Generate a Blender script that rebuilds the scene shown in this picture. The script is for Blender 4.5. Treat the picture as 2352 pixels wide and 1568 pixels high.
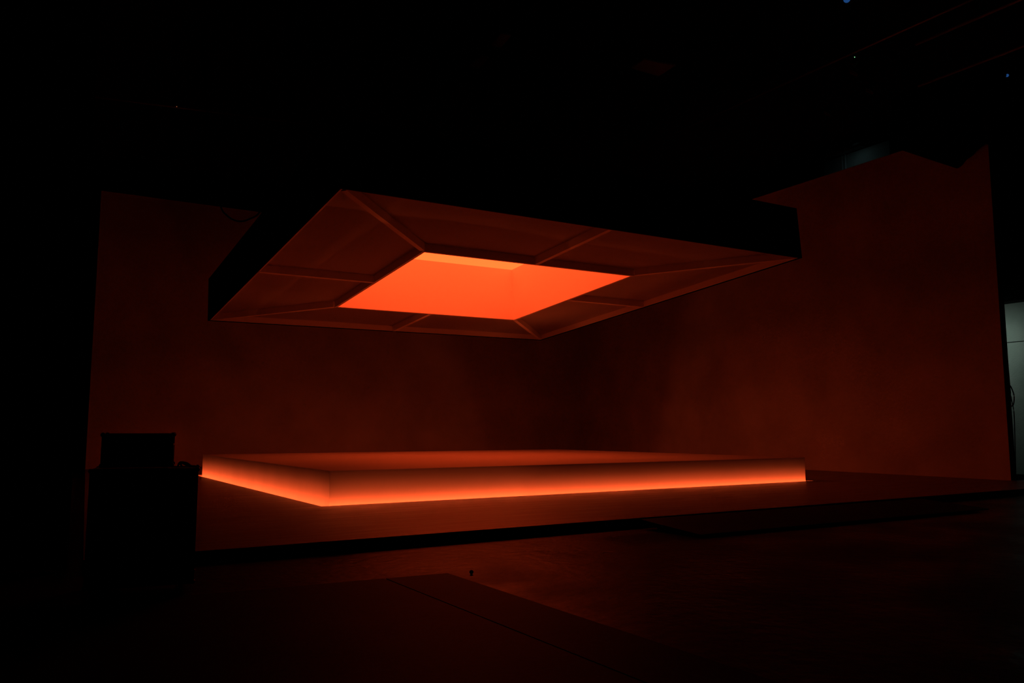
import bpy, bmesh, math, random
from mathutils import Vector, Matrix
S = bpy.context.scene
for o in list(bpy.data.objects): bpy.data.objects.remove(o)
COL = S.collection
rnd = random.Random(4)

# ---------------------------------------------------------------- camera
CAM_LOC = Vector((-5.094, -14.667, 1.4))
rt = Vector((.849051, -.528310, -.000306)).normalized()
up = -Vector((.0579513, .0937097, -.9939115)).normalized()
fw = Vector((.525122, .843864, .110181)).normalized()
cd = bpy.data.cameras.new('camera'); cam = bpy.data.objects.new('camera', cd); COL.objects.link(cam)
m = Matrix((rt, up, -fw)).transposed().to_4x4(); m.translation = CAM_LOC
cam.matrix_world = m
cd.sensor_width = 36; cd.lens = 36 * 1828.5 / 2352; cd.clip_end = 200; cd.clip_start = .05
S.camera = cam
# ---------------------------------------------------------------- world, exposure
w = bpy.data.worlds.new('world'); S.world = w; w.use_nodes = True
w.node_tree.nodes['Background'].inputs[0].default_value = (.25, .5, .45, 1)
w.node_tree.nodes['Background'].inputs[1].default_value = 0.0
vs = S.view_settings
vs.view_transform = 'Standard'; vs.look = 'None'; vs.exposure = 0.0; vs.gamma = 1.0; vs.use_curve_mapping = False
S.cycles.max_bounces = 12; S.cycles.diffuse_bounces = 8
S.cycles.sample_clamp_indirect = 6
# dim greenish work lights behind the set wall (the lamps of work_light / wall_lamp below)
def area_light(name, loc, target, sx, sy, power, color):
    d = bpy.data.lights.new(name, 'AREA'); d.shape = 'RECTANGLE'; d.size = sx; d.size_y = sy
    d.energy = power; d.color = color
    o = bpy.data.objects.new(name, d); COL.objects.link(o); o.location = loc
    o.rotation_euler = (Vector(target) - Vector(loc)).to_track_quat('-Z', 'Y').to_euler()
    return o
WORK = (.70, .92, .78)
LB_COL = (3.6, .236, .041)        # orange film in the canopy light box
LED_COL = (1.0, .098, .022)
LED_POW = 66.0

# ---------------------------------------------------------------- materials
def mat(name, color, rough=.6, spec=.3, emit=None, estr=1.0, metallic=0.0):
    m = bpy.data.materials.new(name); m.use_nodes = True
    b = m.node_tree.nodes['Principled BSDF']
    b.inputs['Base Color'].default_value = (*color, 1); b.inputs['Roughness'].default_value = rough
    b.inputs['Specular IOR Level'].default_value = spec; b.inputs['Metallic'].default_value = metallic
    if emit:
        b.inputs['Emission Color'].default_value = (*emit, 1); b.inputs['Emission Strength'].default_value = estr
    return m
def vary(m, c1, c2, scale, stretch=(1, 1, 1), detail=4, bump=0.0, r1=None, r2=None, lo=.35, hi=.65, bscale=None, dist=.02):
    """mottles the colour (and gloss) of a material between two tones with noise"""
    nt = m.node_tree; N = nt.nodes; Lk = nt.links; b = N['Principled BSDF']
    tc = N.new('ShaderNodeTexCoord'); mp = N.new('ShaderNodeMapping'); mp.inputs['Scale'].default_value = stretch
    Lk.new(tc.outputs['Object'], mp.inputs[0])
    n = N.new('ShaderNodeTexNoise'); n.inputs['Scale'].default_value = scale; n.inputs['Detail'].default_value = detail
    Lk.new(mp.outputs[0], n.inputs['Vector'])
    r = N.new('ShaderNodeMapRange'); r.inputs[1].default_value = lo; r.inputs[2].default_value = hi
    Lk.new(n.outputs['Fac'], r.inputs[0])
    mx = N.new('ShaderNodeMix'); mx.data_type = 'RGBA'
    mx.inputs[6].default_value = (*c1, 1); mx.inputs[7].default_value = (*c2, 1)
    Lk.new(r.outputs[0], mx.inputs[0]); Lk.new(mx.outputs[2], b.inputs['Base Color'])
    if r1 is not None:
        rr = N.new('ShaderNodeMapRange'); rr.inputs[1].default_value = lo; rr.inputs[2].default_value = hi
        rr.inputs[3].default_value = r1; rr.inputs[4].default_value = r2
        Lk.new(n.outputs['Fac'], rr.inputs[0]); Lk.new(rr.outputs[0], b.inputs['Roughness'])
    if bump:
        n2 = N.new('ShaderNodeTexNoise'); n2.inputs['Scale'].default_value = bscale or scale * 4; n2.inputs['Detail'].default_value = 5
        Lk.new(mp.outputs[0], n2.inputs['Vector'])
        bp = N.new('ShaderNodeBump'); bp.inputs['Strength'].default_value = bump; bp.inputs['Distance'].default_value = dist
        Lk.new(n2.outputs['Fac'], bp.inputs['Height']); Lk.new(bp.outputs[0], b.inputs['Normal'])
    return m
M = {}
M['plaster'] = vary(mat('plaster', (.4, .2, .16), .85, .1), (.37, .36, .36), (.49, .47, .47), .55, (1, 1, 1), 7, .25, bscale=9)
M['deck'] = vary(mat('deck_boards', (.3, .2, .15), .4, .18), (.105, .085, .085), (.17, .135, .13), 2.0, (.35, 3.5, 1), 6, .12, .30, .46, bscale=9)
M['deck_edge'] = mat('deck_edge_black', (.012, .011, .011), .6, .2)
M['platform'] = vary(mat('platform_paint', (.7, .6, .55), .7, .2), (.38, .36, .36), (.42, .39, .39), 1.2, (.3, 1, 1), 3, .05, bscale=14)
M['platform_top'] = vary(mat('platform_top_wood', (.7, .5, .4), .55, .3), (.34, .34, .35), (.42, .41, .42), 1.6, (.3, 3, 1), 5, .05, .45, .6, bscale=8)
M['concrete'] = vary(mat('studio_concrete', (.1, .08, .07), .4, .05), (.012, .011, .011), (.032, .028, .028), .8, (1, 1, 1), 8, .35, .28, .5, .38, .66, bscale=7, dist=.03)
M['mat'] = vary(mat('thin_sheet_black', (.05, .03, .03), .6, .04), (.009, .008, .008), (.015, .014, .014), 1.5, (1, 1, 1), 4, .08, bscale=18)  # near-black tone of the thin floor sheets and the ramp board
M['lining'] = mat('trench_lining_paint', (.16, .15, .15), .8, .1)
M['black'] = mat('black_paint', (.006, .006, .006), .8, .05)
M['duve'] = vary(mat('black_cloth', (.004, .004, .004), .95, .02), (.003, .003, .003), (.005, .005, .005), 3)
M['canopy_black'] = mat('canopy_black_cloth', (.006, .005, .005), .9, .03)
M['fabric'] = vary(mat('canopy_fabric', (.5, .35, .3), .85, .05), (.66, .65, .65), (.73, .71, .71), .5, (1, 1, 1), 3)
M['beam'] = mat('canopy_beam_paint', (.84, .82, .82), .75, .1)
M['white'] = mat('light_box_lining', (.82, .80, .80), .8, .1)
M['panel'] = mat('light_panel_film', (.3, .2, .15), .7, .1, LB_COL, 1.0)
M['led'] = mat('led_strip', (.2, .2, .2), .6, .1, LED_COL, LED_POW)
M['grey_wall'] = vary(mat('studio_wall_grey', (.42, .46, .44), .8, .1), (.36, .40, .38), (.46, .49, .47), 1.3, (1, 1, 1), 6, .3, bscale=25)
M['steel'] = mat('pipe_steel', (.20, .19, .19), .5, .4, metallic=.6)
M['dark_steel'] = mat('dark_steel', (.05, .05, .05), .5, .3, metallic=.5)
M['case'] = vary(mat('case_laminate', (.01, .01, .01), .6, .2), (.008, .008, .008), (.013, .012, .012), 6)
M['case_metal'] = mat('case_hardware', (.035, .035, .037), .5, .3, metallic=.6)
M['rubber'] = mat('rubber', (.01, .01, .01), .75, .1)
M['blue_led'] = mat('blue_lens', (.02, .03, .05), .4, .3, (.01, .05, .17), 1.0)
M['green_led'] = mat('green_lamp', (.1, .1, .1), .4, .3, (.3, .9, .4), 1.2)
M['amber_led'] = mat('amber_lamp', (.1, .1, .1), .4, .3, (.8, .25, .1), .5)
M['baffle'] = mat('ceiling_baffle', (.85, .82, .82), .8, .1)
M['tape'] = mat('tape', (.5, .3, .25), .5, .3)

# ---------------------------------------------------------------- mesh helpers
def box(bm, x0, x1, y0, y1, z0, z1, mtx=None):
    vs_ = [bm.verts.new((x, y, z)) for x in (x0, x1) for y in (y0, y1) for z in (z0, z1)]
    for f in ((0, 1, 3, 2), (4, 6, 7, 5), (0, 4, 5, 1), (2, 3, 7, 6), (0, 2, 6, 4), (1, 5, 7, 3)):
        bm.faces.new([vs_[i] for i in f])
    if mtx is not None: bmesh.ops.transform(bm, matrix=mtx, verts=vs_)
    return vs_
def prism(bm, pts, axis_vec):
    """extrudes polygon pts (3D) along axis_vec into a closed solid"""
    a = [bm.verts.new(p) for p in pts]; b = [bm.verts.new(Vector(p) + Vector(axis_vec)) for p in pts]
    n = len(pts); bm.faces.new(a); bm.faces.new(list(reversed(b)))
    for i in range(n): bm.faces.new([a[i], b[i], b[(i + 1) % n], a[(i + 1) % n]])
def tube(bm, pts, r, seg=10):
    pts = [Vector(p) for p in pts]; rings = []
    for i, p in enumerate(pts):
        d = (pts[min(i + 1, len(pts) - 1)] - pts[max(i - 1, 0)]).normalized()
        u = d.cross(Vector((0, 0, 1)))
        if u.length < .05: u = d.cross(Vector((0, 1, 0)))
        u.normalize(); v = d.cross(u)
        rings.append([bm.verts.new(p + r * (math.cos(2 * math.pi * k / seg) * u + math.sin(2 * math.pi * k / seg) * v)) for k in range(seg)])
    for a, b in zip(rings, rings[1:]):
        for k in range(seg): bm.faces.new([a[k], a[(k + 1) % seg], b[(k + 1) % seg], b[k]])
    bm.faces.new(rings[0]); bm.faces.new(list(reversed(rings[-1])))
def spline(pts, n=8):
    pts = [Vector(p) for p in pts]; P = [pts[0]] + pts + [pts[-1]]; out = []
    for i in range(1, len(P) - 2):
        for k in range(n):
            t = k / n; a, b, c, d = P[i - 1], P[i], P[i + 1], P[i + 2]
            out.append(.5 * ((2 * b) + (c - a) * t + (2 * a - 5 * b + 4 * c - d) * t * t + (3 * b - a - 3 * c + d) * t ** 3))
    out.append(pts[-1]); return out
def obj(name, bm, material, parent=None, bevel=0, smooth=False):
    bmesh.ops.recalc_face_normals(bm, faces=bm.faces)
    me = bpy.data.meshes.new(name); bm.to_mesh(me); bm.free()
    me.materials.append(material)
    if smooth:
        for p in me.polygons: p.use_smooth = True
    o = bpy.data.objects.new(name, me); COL.objects.link(o)
    if parent: o.parent = parent
    if bevel:
        md = o.modifiers.new('bevel', 'BEVEL'); md.width = bevel; md.segments = 2; md.limit_method = 'ANGLE'
    return o
def bxo(name, dims, material, parent=None, bevel=0, mtx=None):
    bm = bmesh.new(); box(bm, *dims, mtx); return obj(name, bm, material, parent, bevel)
def thing(name, label, cat, loc=(0, 0, 0), rotz=0, group=None):
    o = bpy.data.objects.new(name, None); COL.objects.link(o); o.location = loc; o.rotation_euler = (0, 0, rotz)
    o['label'] = label; o['category'] = cat
    if group: o['group'] = group
    return o
def tag(o, label, cat, group=None):
    o['label'] = label; o['category'] = cat
    if group: o['group'] = group
    return o
def struct(o): o['kind'] = 'structure'; return o
def copy_tree(root):
    r = root.copy(); COL.objects.link(r)
    for ch in list(root.children):
        c = ch.copy(); COL.objects.link(c); c.parent = r
        for g in ch.children:
            d = g.copy(); COL.objects.link(d); d.parent = c
    return r

# ---------------------------------------------------------------- dimensions
PHI = -.0235                                        # the walls and deck stand a touch out of square with the platform
WR = Matrix.Rotation(PHI, 4, 'Z')
def Wp(x, y, z): return WR @ Vector((x, y, z))
L, DM, HP = 13.61, 11.90, .633                      # platform
FL = -.144                                          # studio floor level (stage deck top is z = 0)
XW, YW, HW = 18.53, 17.90, 10.27                    # set walls
XF = 20.55                                          # studio wall behind
CZ = 11.95                                          # studio ceiling

# ---------------------------------------------------------------- studio shell
struct(bxo('floor', (-16, XF + .2, -24, 26, FL - .2, FL), M['concrete'], mtx=WR))
struct(bxo('ceiling', (-16, XF + .2, -24, 26, CZ, CZ + .2), M['black'], mtx=WR))
struct(bxo('wall_left', (-16.2, -16, -24, 26, FL, CZ), M['black'], mtx=WR))
struct(bxo('wall_back', (-16, XF + .2, 26, 26.2, FL, CZ), M['black'], mtx=WR))
struct(bxo('wall_front', (-16, XF + .2, -24.2, -24, FL, CZ), M['black'], mtx=WR))
struct(bxo('wall_right', (XF, XF + .2, -24, 26, FL, CZ), M['grey_wall'], mtx=WR))
# groove between the upper and lower wall boards, dark header beam above the lit bay, skirting
bm = bmesh.new(); box(bm, XF - .012, XF, -12, 14, 4.03, 4.05, WR)
struct(obj('trim_1', bm, M['black']))
bm = bmesh.new(); box(bm, XF - .75, XF, -12, 1.0, 5.62, 6.1, WR); box(bm, XF - .5, XF, -12, 1.0, 5.22, 5.62, WR)
struct(obj('trim_2', bm, M['black']))
struct(bxo('baseboard_right', (XF - .03, XF, -12, 14, FL, FL + .22), M['black'], mtx=WR))

# ---------------------------------------------------------------- set walls
struct(bxo('wall_set_left', (-3.25, XW, YW, YW + .18, FL, HW), M['plaster'], mtx=WR))
struct(bxo('wall_set_right', (XW, XW + .18, -2.56, YW + .18, FL, HW), M['plaster'], mtx=WR))
struct(bxo('trim_3', (XW - .004, XW + .20, -2.60, -2.56, 0, HW), M['black'], mtx=WR))

# ---------------------------------------------------------------- stage deck with the light trench
w1, w2 = .15, .20                                   # trench width: front/back, sides
deck = thing('stage_deck', 'low wide stage deck of reddish boards with black front edge under the glowing platform', 'stage')
def deck_poly():
    A = [Wp(-4.26, -4.80, 0), Wp(XF - .35, -4.34, 0), Wp(XF - .35, -2.63, 0), Wp(XW - .006, -2.63, 0), Wp(XW - .006, YW - .006, 0), Wp(-3.25, YW - .006, 0)]
    B = [Vector((-w2, -w1, 0)), Vector((L + w1, -w1, 0)), Vector((L + w1, DM + w1, 0)), Vector((-w2, DM + w1, 0))]
    return A, B
A, B = deck_poly()
bm = bmesh.new()
T = -.018
prism(bm, [A[4], A[5], B[3], B[2]], (0, 0, T)); prism(bm, [A[5], A[0], B[0], B[3]], (0, 0, T))
prism(bm, [A[0], A[1], A[2], A[3], B[1], B[0]], (0, 0, T)); prism(bm, [A[3], A[4], B[2], B[1]], (0, 0, T))
obj('deck_top', bm, M['deck'], deck)
bm = bmesh.new()
dz = Vector((0, 0, T))
for i in range(6):
    j = (i + 1) % 6
    d = (A[j] - A[i]).normalized(); nrm = Vector((-d.y, d.x, 0)) * .04
    prism(bm, [A[i] + dz, A[j] + dz, A[j] + dz + nrm, A[i] + dz + nrm], (0, 0, FL - T))
obj('deck_fascia', bm, M['deck_edge'], deck)
bm = bmesh.new()
for i in range(4):
    j = (i + 1) % 4
    d = (B[j] - B[i]).normalized(); nrm = Vector((d.y, -d.x, 0)); e0, e1 = nrm * .036 - d * .036, nrm * .036 + d * .036
    prism(bm, [B[i] + dz + e0, B[j] + dz + e1, B[j] + dz + e1 + nrm * .04, B[i] + dz + e0 + nrm * .04], (0, 0, FL - T))
obj('trench_lining', bm, M['lining'], deck)
LZ0, LZ1 = -.105, -.075
def light_strip(p0, p1, nrm, tilt):
    # tilt: how far the foot of the glowing face sticks out, turning it upward
    k0, k1 = nrm * (.012 + tilt) + Vector((0, 0, LZ0)), nrm * .012 + Vector((0, 0, LZ1))
    bm = bmesh.new(); prism(bm, [p0 + Vector((0, 0, LZ0)), p0 + k0, p0 + k1, p0 + Vector((0, 0, LZ1))], p1 - p0)
    return obj('light_strip', bm, M['led'], deck)
for i in range(4):
    j = (i + 1) % 4
    d = (B[j] - B[i]).normalized(); nrm = Vector((-d.y, d.x, 0))
    p0 = B[i] + d * .02 + nrm * .002; p1 = B[j] - d * .02 + nrm * .002
    if i == 0:
        mid = p0 + d * 4.6
        light_strip(p0 - nrm * .024, mid - d * .01 - nrm * .024, nrm, .006); light_strip(mid + d * .01 - nrm * .028, p1 - nrm * .028, nrm, 0)
    else: light_strip(p0 - nrm * .034, p1 - nrm * .034, nrm, 0)

# ---------------------------------------------------------------- platform
pf = thing('stage_platform', 'large square raised platform glowing orange along its base, standing on the stage deck', 'platform', (0, 0, FL))
g = .004
BC = Vector((L - .45, DM - .55, 0))                 # far corner
H0 = HP - FL
def side(a, b, n):
    bm = bmesh.new(); d = (b - a).normalized()
    prism(bm, [a + d * g, b - d * g, b - d * g + n * .03, a + d * g + n * .03], (0, 0, H0 - .03)); return bm
c0, c1, c2, c3 = Vector((0, 0, 0)), Vector((L, 0, 0)), BC, Vector((0, DM, 0))
for a, b in ((c0, c1), (c1, c2), (c2, c3), (c3, c0)):
    d = (b - a).normalized(); obj('side_panel', side(a, b, Vector((-d.y, d.x, 0))), M['platform'], pf)
bm = bmesh.new(); prism(bm, [c + Vector((0, 0, H0 - .028)) for c in (c0, c1, c2, c3)], (0, 0, .028))
obj('top_panel', bm, M['platform_top'], pf)

# ---------------------------------------------------------------- hanging canopy
can = thing('hanging_canopy', 'big square black canopy hanging above the platform, glowing orange light box in its underside', 'canopy', (6.583, 6.076, 5.531))
rv = Vector((-.076, -.007, -.018)); can.rotation_mode = 'QUATERNION'
can.rotation_quaternion = Matrix.Rotation(rv.length, 3, rv.normalized()).to_quaternion()
a_, b_, c_, d_ = 6.56, 6.62, 3.25, 3.265
SH, Q = 1.41, 1.82                                  # side height, light box height
REC = .20                                           # how far the fabric is set back above the beams
t = .05
for nm, pts, ax in (('side_panel', [(-a_, -b_, 0), (a_, -b_, 0), (a_, -b_ + t, 0), (-a_, -b_ + t, 0)], 0),
                    ('side_panel', [(-a_, b_ - t, 0), (a_, b_ - t, 0), (a_, b_, 0), (-a_, b_, 0)], 0),
                    ('side_panel', [(-a_, -b_ + t, 0), (-a_ + t, -b_ + t, 0), (-a_ + t, b_ - t, 0), (-a_, b_ - t, 0)], 0),
                    ('side_panel', [(a_ - t, -b_ + t, 0), (a_, -b_ + t, 0), (a_, b_ - t, 0), (a_ - t, b_ - t, 0)], 0)):
    bm = bmesh.new(); prism(bm, pts, (0, 0, SH)); obj(nm, bm, M['canopy_black'], can)
# roof skin
bm = bmesh.new()
O = [Vector((-a_, -b_, SH)), Vector((a_, -b_, SH)), Vector((a_, b_, SH)), Vector((-a_, b_, SH))]
I = [Vector((-c_ - .05, -d_ - .05, SH)), Vector((c_ + .05, -d_ - .05, SH)), Vector((c_ + .05, d_ + .05, SH)), Vector((-c_ - .05, d_ + .05, SH))]
for i in range(4):
    j = (i + 1) % 4; prism(bm, [O[i], O[j], I[j], I[i]], (0, 0, .02))
obj('roof_panel', bm, M['canopy_black'], can)
# outer rim beams (inside the skin) and inner rim beams
def ring(name, ax, ay, th, z0, z1, parent, material):
    for P in ([(-ax, -ay), (ax, -ay), (ax - th, -ay + th), (-ax + th, -ay + th)], [(ax, -ay), (ax, ay), (ax - th, ay - th), (ax - th, -ay + th)],
              [(ax, ay), (-ax, ay), (-ax + th, ay - th), (ax - th, ay - th)], [(-ax, ay), (-ax, -ay), (-ax + th, -ay + th), (-ax + th, ay - th)]):
        bm = bmesh.new(); prism(bm, [(x, y, z0) for x, y in P], (0, 0, z1 - z0)); obj(name, bm, material, parent)
ring('rim_beam', a_ - t, b_ - t, .05, .02, REC + .04, can, M['beam'])
ring('inner_beam', c_ + .08, d_ + .08, .058, 0.0, REC + .04, can, M['beam'])
# ribs: four on the diagonals, four in the middle of the sides
def rib(p, q, wd=.12):
    p, q = Vector(p), Vector(q); d = (q - p).normalized(); n = Vector((-d.y, d.x, 0)) * wd / 2
    bm = bmesh.new(); prism(bm, [p - n, q - n, q + n, p + n], (0, 0, REC)); obj('rib', bm, M['beam'], can)
e = .10
for sx, sy in ((-1, -1), (1, -1), (1, 1), (-1, 1)):
    rib((sx * (a_ - e - .04), sy * (b_ - e - .04), .004), (sx * (c_ + .10), sy * (d_ + .10), .004))
ox, oy = .06, .06
rib((0, -(b_ - .085), .004), (0, -(d_ + .07), .004)); rib((0, b_ - .085, .004), (0, d_ + .07, .004))
rib((-(a_ - .085), 0, .004), (-(c_ + .07), 0, .004)); rib((a_ - .085, 0, .004), (c_ + .07, 0, .004))
# eight fabric bays, softly billowing upward between the ribs
def bay(P, bulge):
    P = [Vector(p) for p in P]; bm = bmesh.new(); n = 20; G = []
    for i in range(n + 1):
        row = []
        for k in range(n + 1):
            u, v = i / n, k / n
            p = (P[0] * (1 - u) + P[1] * u) * (1 - v) + (P[3] * (1 - u) + P[2] * u) * v
            p.z = REC + bulge * math.sin(math.pi * u) ** .8 * math.sin(math.pi * v) ** .8
            row.append(bm.verts.new(p))
        G.append(row)
    for i in range(n):
        for k in range(n): bm.faces.new([G[i][k], G[i + 1][k], G[i + 1][k + 1], G[i][k + 1]])
    bmesh.ops.solidify(bm, geom=list(bm.faces), thickness=.004)
    obj('fabric_panel', bm, M['fabric'], can, smooth=True)
ao, bo, ci, di = a_ - .04, b_ - .04, c_ + .03, d_ + .03
for sy in (-1, 1):
    bay([(-ao, sy * bo, 0), (0, sy * bo, 0), (0, sy * di, 0), (-ci, sy * di, 0)], .10)
    bay([(0, sy * bo, 0), (ao, sy * bo, 0), (ci, sy * di, 0), (0, sy * di, 0)], .02)
for sx in (-1, 1):
    bay([(sx * ao, -bo, 0), (sx * ao, 0, 0), (sx * ci, 0, 0), (sx * ci, -di, 0)], .06)
    bay([(sx * ao, 0, 0), (sx * ao, bo, 0), (sx * ci, di, 0), (sx * ci, 0, 0)], .02)
# light box: four white linings, a glowing film ceiling, a black lid and outer skin
lb = obj('light_box', (lambda bm: (box(bm, -c_ - .05, c_ + .05, -d_ - .05, d_ + .05, REC + Q + .06, REC + Q + .10), bm)[1])(bmesh.new()), M['canopy_black'], can)
Z0 = .003; Z1 = Q + .037
for dims in ((-c_ - .02, c_ + .02, -d_ - .02, -d_), (-c_ - .02, c_ + .02, d_, d_ + .02), (-c_ - .02, -c_, -d_, d_), (c_, c_ + .02, -d_, d_)):
    bxo('lining', (*dims, Z0, Z1), M['white'], lb)
for dims in ((-c_ - .05, c_ + .05, -d_ - .05, -d_ - .021), (-c_ - .05, c_ + .05, d_ + .021, d_ + .05), (-c_ - .05, -c_ - .021, -d_, d_), (c_ + .021, c_ + .05, -d_, d_)):
    bxo('box_skin', (*dims, REC + .05, REC + Q + .06), M['canopy_black'], lb)
bxo('light_film', (-c_, c_, -d_, d_, Z1 - .01, Z1), M['panel'], lb)['label'] = 'glowing orange film ceiling of the light box'
# steel hanging wires up to the grid
Mi = can.rotation_quaternion.to_matrix()
for sx in (-1, 1):
    for sy in (-1, 1):
        p = Mi @ Vector((sx * 5.0, sy * 5.0, SH)) + can.location
        q = Vector((p.x, p.y, CZ)); Minv = Mi.inverted()
        bm = bmesh.new(); tube(bm, [Minv @ (p - can.location), Minv @ (q - can.location)], .006, 6)
        obj('hanging_wire', bm, M['rubber'], can)

# ---------------------------------------------------------------- ramp at the deck edge
rp = thing('wedge_ramp', 'thin dark wedge ramp lying against the front edge of the stage deck', 'ramp')
def rampt(y0, y1, z0, z1, th, x0, x1, name, m_):
    bm = bmesh.new()
    prism(bm, [Wp(x0, y0, z0), Wp(x0, y1, z1), Wp(x0, y1, z1 - th), Wp(x0, y0, z0 - th)], WR.to_3x3() @ Vector((x1 - x0, 0, 0)))
    return obj(name, bm, m_, rp)
rampt(-6.12, -4.78, -.095, -.004, .018, 3.5, 10.9, 'ramp_board', M['mat'])
rampt(-5.95, -4.95, -.125, -.03, .005, 3.62, 10.8, 'ramp_frame', M['deck_edge'])
for x in (3.7, 5.5, 7.3, 9.1, 10.6):
    bm = bmesh.new(); prism(bm, [Wp(x, -5.9, FL), Wp(x, -4.95, FL), Wp(x, -4.95, -.036), Wp(x, -5.9, -.10)], WR.to_3x3() @ Vector((.05, 0, 0)))
    obj('bearer', bm, M['deck_edge'], rp)

# ---------------------------------------------------------------- thin sheets on the studio floor, darker than the concrete
bm = bmesh.new(); prism(bm, [(-1.71, -6.74, FL), (-1.02, -6.80, FL), (-1.02, -13.5, FL), (-1.71, -13.5, FL)], (0, 0, .006))
tag(obj('floor_strip', bm, M['mat'], bevel=.002), 'narrow thin dark sheet on the floor, right beside the large black sheet', 'mat')
bm = bmesh.new(); prism(bm, [(-8.5, -6.14, FL), (-1.73, -6.74, FL), (-1.73, -13.5, FL), (-8.5, -13.5, FL)], (0, 0, .008))
tag(obj('floor_sheet', bm, M['mat'], bevel=.002), 'large thin black sheet covering the near left floor', 'mat')
bm = bmesh.new(); bmesh.ops.create_uvsphere(bm, u_segments=20, v_segments=12, radius=.022)
o = obj('ball', bm, M['rubber'], smooth=True); o.location = (-.82, -6.97, FL + .022)
tag(o, 'tiny dark ball lying on the floor in front of the stage deck', 'ball')
bm = bmesh.new()
pts = [(1.34, -6.50), (1.44, -6.53), (1.47, -6.58), (1.45, -6.59), (1.42, -6.555), (1.335, -6.52)]
prism(bm, [(x, y, FL) for x, y in pts], (0, 0, .004))
tag(obj('tape_scrap', bm, M['tape']), 'small pale curl of tape on the floor below the ramp corner', 'tape')

# ---------------------------------------------------------------- flight cases at the left
def flight_case(name, label, loc, rz, W, Dp, Hc, casters, lid):
    t_ = thing(name, label, 'case', loc, rz)
    z = .085 if casters else 0
    bxo('body', (0, W, 0, Dp, z, Hc - lid), M['case'], t_, .004)
    bxo('lid', (0, W, 0, Dp, Hc - lid + .004, Hc), M['case'], t_, .004)
    bm = bmesh.new(); r = .014
    for x in (0, W):
        for y in (0, Dp): box(bm, x - r * .6, x + r * .6, y - r * .6, y + r * .6, z, Hc)
    for zz in (z, Hc - lid, Hc):
        for y in (0, Dp): box(bm, 0, W, y - r * .5, y + r * .5, zz - r * .6, zz + r * .5)
        for x in (0, W): box(bm, x - r * .5, x + r * .5, 0, Dp, zz - r * .6, zz + r * .5)
    obj('edge_trim', bm, M['case_metal'], t_)
    for x in (0, W):
        for y in (0, Dp):
            for zz in (z + .01, Hc - .005):
                bm = bmesh.new(); bmesh.ops.create_uvsphere(bm, u_segments=12, v_segments=8, radius=.022)
                c = obj('corner_ball', bm, M['case_metal'], t_, smooth=True); c.location = (x, y, zz)
    for x in (W * .25, W * .75):
        bm = bmesh.new(); box(bm, x - .05, x + .05, -.009, .001, Hc - lid - .06, Hc - lid + .05)
        box(bm, x - .012, x + .012, -.018, -.009, Hc - lid - .03, Hc - lid + .02); obj('latch', bm, M['case_metal'], t_)
    zc = z + (Hc - z) * .5
    bm = bmesh.new(); tube(bm, spline([(W / 2 - .07, 0, zc), (W / 2 - .06, -.03, zc), (W / 2 + .06, -.03, zc), (W / 2 + .07, 0, zc)], 5), .008, 8)
    obj('handle', bm, M['case_metal'], t_)
    if casters:
        for x in (.12, W - .12):
            for y in (.12, Dp - .12):
                bm = bmesh.new(); bmesh.ops.create_cone(bm, cap_ends=True, segments=20, radius1=.036, radius2=.036, depth=.03,
                                                       matrix=Matrix.Translation((x, y, .036)) @ Matrix.Rotation(math.pi / 2, 4, 'Y'))
                cs = obj('caster', bm, M['rubber'], t_)
                bm = bmesh.new(); box(bm, x - .03, x - .022, y - .03, y + .03, .03, z); box(bm, x + .022, x + .03, y - .03, y + .03, .03, z)
                box(bm, x - .045, x + .045, y - .045, y + .045, z - .008, z); obj('fork', bm, M['case_metal'], cs)
    return t_
RZ = math.atan2(-.18, .98)
flight_case('flight_case', 'tall black wheeled flight case standing left of the stage deck', (-4.46, -6.20, FL), RZ, .93, .62, 1.165, True, .30)
flight_case('equipment_case', 'smaller black case standing on top of the wheeled flight case', (-4.375, -6.20, FL + 1.198), RZ, .61, .42, .305, False, .10)
# cable lying beside the small case, on the big case
def onc(u, v, z): return Vector((-4.53, -6.18, FL + 1.177)) + Matrix.Rotation(RZ, 3, 'Z') @ Vector((u, v, z))
bm = bmesh.new()
tube(bm, spline([onc(.82, .05, .012), onc(.84, .10, .05), onc(.90, .13, .04), onc(.94, .10, .014), onc(.98, .05, .012), onc(.94, .03, .012), onc(.89, .05, .03), onc(.84, .14, .05), onc(.85, .25, .012)], 8), .010, 8)
tag(obj('cable', bm, M['rubber'], smooth=True), 'short loop of black cable on the flight case, right of the small case', 'cable')

# ---------------------------------------------------------------- drapes
def drape(name, label, P, Q_, bottom, top, folds, depth, n=80):
    """hanging cloth between plan points P and Q_, bottom(s) gives the hem height"""
    P, Q_ = Vector((*P, 0)), Vector((*Q_, 0)); d = (Q_ - P); ln = d.length; d.normalize(); nr = Vector((-d.y, d.x, 0))
    bm = bmesh.new(); rows = []
    for i in range(n + 1):
        s = i / n; off = depth * math.sin(s * folds * 2 * math.pi) + depth * .4 * math.sin(s * folds * 5.1 + 1)
        base = P + d * (ln * s)
        rows.append([bm.verts.new((*(base + nr * off * (1.2 - .4 * k / 4)).xy, bottom(s) + (top - bottom(s)) * k / 4)) for k in range(5)])
    for a, b in zip(rows, rows[1:]):
        for k in range(4): bm.faces.new([a[k], b[k], b[k + 1], a[k + 1]])
    bmesh.ops.solidify(bm, geom=list(bm.faces), thickness=.01)
    return tag(obj(name, bm, M['duve'], smooth=True), label, 'curtain')
def hem(s):
    # (fraction along, height)
    K = [(0, 10.31), (.10, 10.13), (.655, 9.06), (.93, 9.56), (1, 9.45)]
    for (s0, z0), (s1, z1) in zip(K, K[1:]):
        if s <= s1: return z0 + (z1 - z0) * (s - s0) / (s1 - s0)
    return K[-1][1]
p0, p1 = Wp(18.2, .155, 0), Wp(18.2, -2.86, 0)
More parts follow.
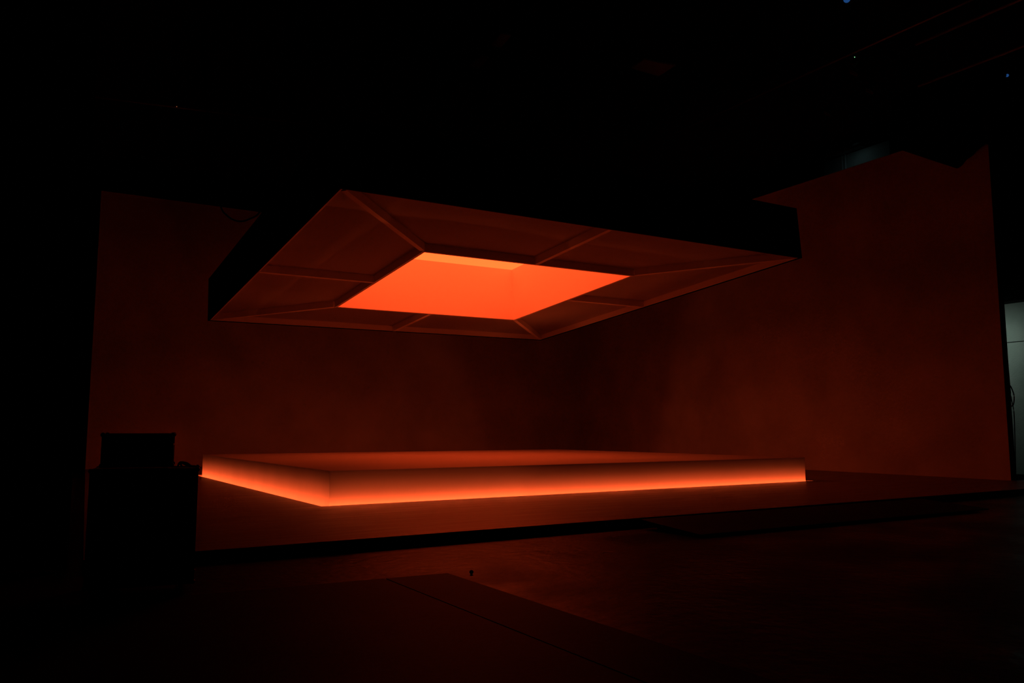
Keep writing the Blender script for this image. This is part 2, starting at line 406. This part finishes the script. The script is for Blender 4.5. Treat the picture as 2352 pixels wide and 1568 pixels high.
drape('overhead_drape', 'black cloth hanging before the right set wall top, its hem dipping to a point', p0.xy, p1.xy, hem, CZ, 9, .02)
p0, p1 = Wp(-13, -1.0, 0), Wp(-4.40, -4.55, 0)
drape('side_curtain', 'tall black curtain hanging to the floor at the far left', p0.xy, p1.xy, lambda s: FL + .01, CZ, 30, .05, 200)
# black masking behind the right wall, left of and above the lit strip of studio wall
p0, p1 = Wp(20.3, 16, 0), Wp(20.3, 4.42, 0)
drape('masking_drape', 'black masking cloth above the right wall, left of the dim grey opening', p0.xy, p1.xy, lambda s: FL + .01, CZ, 26, .03, 160)
p0, p1 = Wp(20.3, 1.70, 0), Wp(20.3, -4.0, 0)
drape('high_masking_drape', 'black masking cloth hanging high above the wall end, right of the dim grey opening', p0.xy, p1.xy, lambda s: 6.12, CZ, 14, .03, 100)
struct(bxo('trim_4', (XF - .35, XF, -12, 14, 11.57, CZ), M['black'], mtx=WR))
for k, (y, r) in enumerate(((3.74, .02), (3.60, .03))):
    bm = bmesh.new(); tube(bm, [Wp(XF - .06, y, FL), Wp(XF - .06, y, 11.57)], r, 12)
    tag(obj('wall_pipe', bm, M['white'], smooth=True), ('thin vertical pipe, left of its thicker neighbour on the grey studio wall above the set' if k == 0 else 'thicker vertical pipe on the grey studio wall above the set'), 'pipe', None)

# work lights behind the set wall
def work_light(label, loc, target, power, sx):
    t_ = thing('work_light', label, 'lamp', loc)
    bxo('housing', (-.14, .14, -sx / 2 - .03, sx / 2 + .03, .012, .09), M['dark_steel'], t_, .006)
    bxo('bracket', (-.02, .02, -.02, .02, .09, CZ - loc[2]), M['dark_steel'], t_)
    a = area_light('work_lamp', (0, 0, 0), Vector(target) - Vector(loc), .22, sx, power, WORK if power > 1 else (.55, .95, 1.0)); a.parent = t_
    return t_
work_light('slim work light on a long hanger behind the end of the right set wall', Wp(XF - 1.2, -.9, 4.35), Wp(XF, -1.9, 2.9), 10.5, .8)
work_light('slim work light under the roof behind the right set wall', Wp(XF - .9, 3.0, 11.3), Wp(XF, 2.9, 10.2), .22, 1.4)

# cables hanging down the end of the right set wall
for k, (lab, pts, r) in enumerate((
    ('black cable with a loose loop hanging at the end of the right set wall', [(18.57, -2.62, 10.2), (18.57, -2.62, 6.5), (18.57, -2.62, 4.2), (18.57, -2.62, 2.75), (18.57, -2.70, 2.6), (18.57, -2.77, 2.35), (18.57, -2.74, 2.1), (18.57, -2.65, 1.95), (18.57, -2.63, 1.2), (18.57, -2.62, .03)], .016),
    ('straight black cable beside the looped one at the end of the right set wall', [(18.66, -2.62, 10.2), (18.66, -2.62, 5.0), (18.66, -2.63, 2.6), (18.66, -2.69, 1.9), (18.66, -2.67, 1.2), (18.66, -2.62, .03)], .014))):
    bm = bmesh.new(); tube(bm, spline([Wp(*p) for p in pts], 8), r, 8)
    tag(obj('hanging_cable', bm, M['rubber'], smooth=True), lab, 'cable')
# cable loop above the left set wall
bm = bmesh.new(); tube(bm, spline([(-1.6, 6.1, CZ - .01), (-1.25, 5.9, 8.2), (-1.02, 5.78, 7.05), (-.85, 5.70, 6.75), (-.62, 5.57, 6.61), (-.38, 5.43, 6.66), (-.10, 5.28, 6.95), (.3, 5.05, 8.2), (.6, 4.9, CZ - .01)], 8), .022, 8)
tag(obj('cable_loop', bm, M['rubber'], smooth=True), 'sagging black cable loop hanging beside the left edge of the canopy', 'cable')

# ---------------------------------------------------------------- pipes, baffles and lights under the ceiling
for lab, pts, r in (('longest dull red steel pipe under the ceiling at upper right', [(11.86, 3.0, 10.6), (11.90, -12, 10.6)], .035),
                    ('steel pipe under the ceiling, next right of the longest one', [(12.81, -4.3, 10.62), (12.81, -12, 10.62)], .04),
                    ('steel pipe under the ceiling at the far upper right', [(15.06, -3.0, 10.6), (15.06, -12, 10.6)], .04)):
    t_ = thing('ceiling_pipe', lab, 'pipe', group='steel pipes of the lighting grid')
    bm = bmesh.new(); tube(bm, pts, r, 12); obj('pipe', bm, M['steel'], t_, smooth=True)
    y = pts[0][1] - .4
    while y > pts[1][1]:
        bm = bmesh.new(); tube(bm, [(pts[0][0], y, 10.6), (pts[0][0], y, CZ)], .012, 8); obj('hanger', bm, M['dark_steel'], t_); y -= 3.1
bm = bmesh.new(); tube(bm, [(-6, 9.95, 10.6), (2.0, 8.3, 10.6)], .035, 12)
t_ = thing('ceiling_pipe', 'thin steel pipe under the ceiling at upper left', 'pipe', group='steel pipes of the lighting grid')
obj('pipe', bm, M['steel'], t_, smooth=True)
for x, y in ((-5, 9.744), (1.4, 8.424)):
    bm = bmesh.new(); tube(bm, [(x, y, 10.6), (x, y, CZ)], .012, 8); obj('hanger', bm, M['dark_steel'], t_)
for lab, P in (('upper of the two small reddish panels under the ceiling', [(4.05, 0.52), (4.3, 0.46), (4.4, 1.1), (4.15, 1.13)]),
               ('lower of the two small reddish panels under the ceiling', [(4.22, 1.75), (4.42, 1.73), (4.5, 2.36), (4.23, 2.39)]),
               ('widest reddish panel hanging under the ceiling, right of the two small ones', [(7.81, 0.28), (7.77, -0.27), (8.29, -0.34), (8.66, -0.45), (8.72, 0.25)])):
    t_ = thing('ceiling_panel', lab, 'panel', group='reddish panels under the ceiling')
    bm = bmesh.new(); prism(bm, [(x, y, 10.6) for x, y in P], (0, 0, .04)); obj('board', bm, M['baffle'], t_)
    for x, y in (P[0], P[2]):
        mx, my = sum(p[0] for p in P) / len(P), sum(p[1] for p in P) / len(P); x, y = x * .7 + mx * .3, y * .7 + my * .3
        bm = bmesh.new(); tube(bm, [(x, y, 10.64), (x, y, CZ)], .006, 6); obj('wire', bm, M['rubber'], t_)
# stage lights clamped to the grid
def stage_light(lab, loc, aim, lens, scale=1.0, r=.10):
    t_ = thing('stage_light', lab, 'lamp', loc, group='stage lights on the grid')
    rot = Vector(aim).normalized().to_track_quat('Z', 'Y').to_matrix().to_4x4()
    bm = bmesh.new(); bmesh.ops.create_cone(bm, cap_ends=True, segments=24, radius1=r * .8, radius2=r * 1.05, depth=.3, matrix=rot @ Matrix.Translation((0, 0, -.16)))
    obj('can', bm, M['dark_steel'], t_)
    bm = bmesh.new(); bmesh.ops.create_cone(bm, cap_ends=True, segments=24, radius1=r * .55, radius2=r * .5, depth=.02, matrix=rot @ Matrix.Translation((0, 0, .0)))
    obj('lens', bm, lens, t_)
    bm = bmesh.new(); box(bm, -r - .03, -r - .01, -.02, .02, -.05, .25); box(bm, r + .01, r + .03, -.02, .02, -.05, .25); box(bm, -r - .03, r + .03, -.02, .02, .24, .26)
    tube(bm, [(0, 0, .25), (0, 0, CZ - Vector(loc).z)], .02, 8); obj('yoke', bm, M['dark_steel'], t_)
cdir = lambda p: CAM_LOC - Vector(p)
for lab, p, mm, r in (('stage light with a dim blue lens at the top edge, on the upper right grid', (9.72, -4.62, 10.68), M['blue_led'], .13),
                      ('stage light with a small blue lens at the far upper right', (16.2, -4.70, 10.5), M['blue_led'], .07)):
    stage_light(lab, p, Vector((-1.2, -.6, -.8)), mm, r=r)
for lab, p in (('unlit stage light under the end of the longest ceiling pipe', (12.2, -3.0, 10.25)),
               ('unlit stage light hanging lower and behind, near the right wall top', (13.61, -2.48, 10.3)),
               ('small unlit stage light highest above the canopy right corner', (14.17, -.77, 10.4))):
    stage_light(lab, p, Vector((-.4, .6, -1)), M['dark_steel'], r=.13)
for lab, p, mm in (('tiny green indicator lamp below the upper right ceiling pipes', (12.03, -3.19, 10.55), M['green_led']),
                   ('tiny amber indicator lamp in the dark at upper left', (-1.70, 8.77, 10.5), M['amber_led'])):
    t_ = thing('indicator_lamp', lab, 'lamp', p)
    bxo('housing', (-.06, .06, -.02, .06, .012, .08), M['dark_steel'], t_, .004)
    bm = bmesh.new(); bmesh.ops.create_uvsphere(bm, u_segments=12, v_segments=8, radius=.010); obj('bulb', bm, mm, t_, smooth=True)
    bm = bmesh.new(); tube(bm, [(0, .02, .08), (0, .02, CZ - p[2])], .008, 6); obj('stem', bm, M['rubber'], t_)
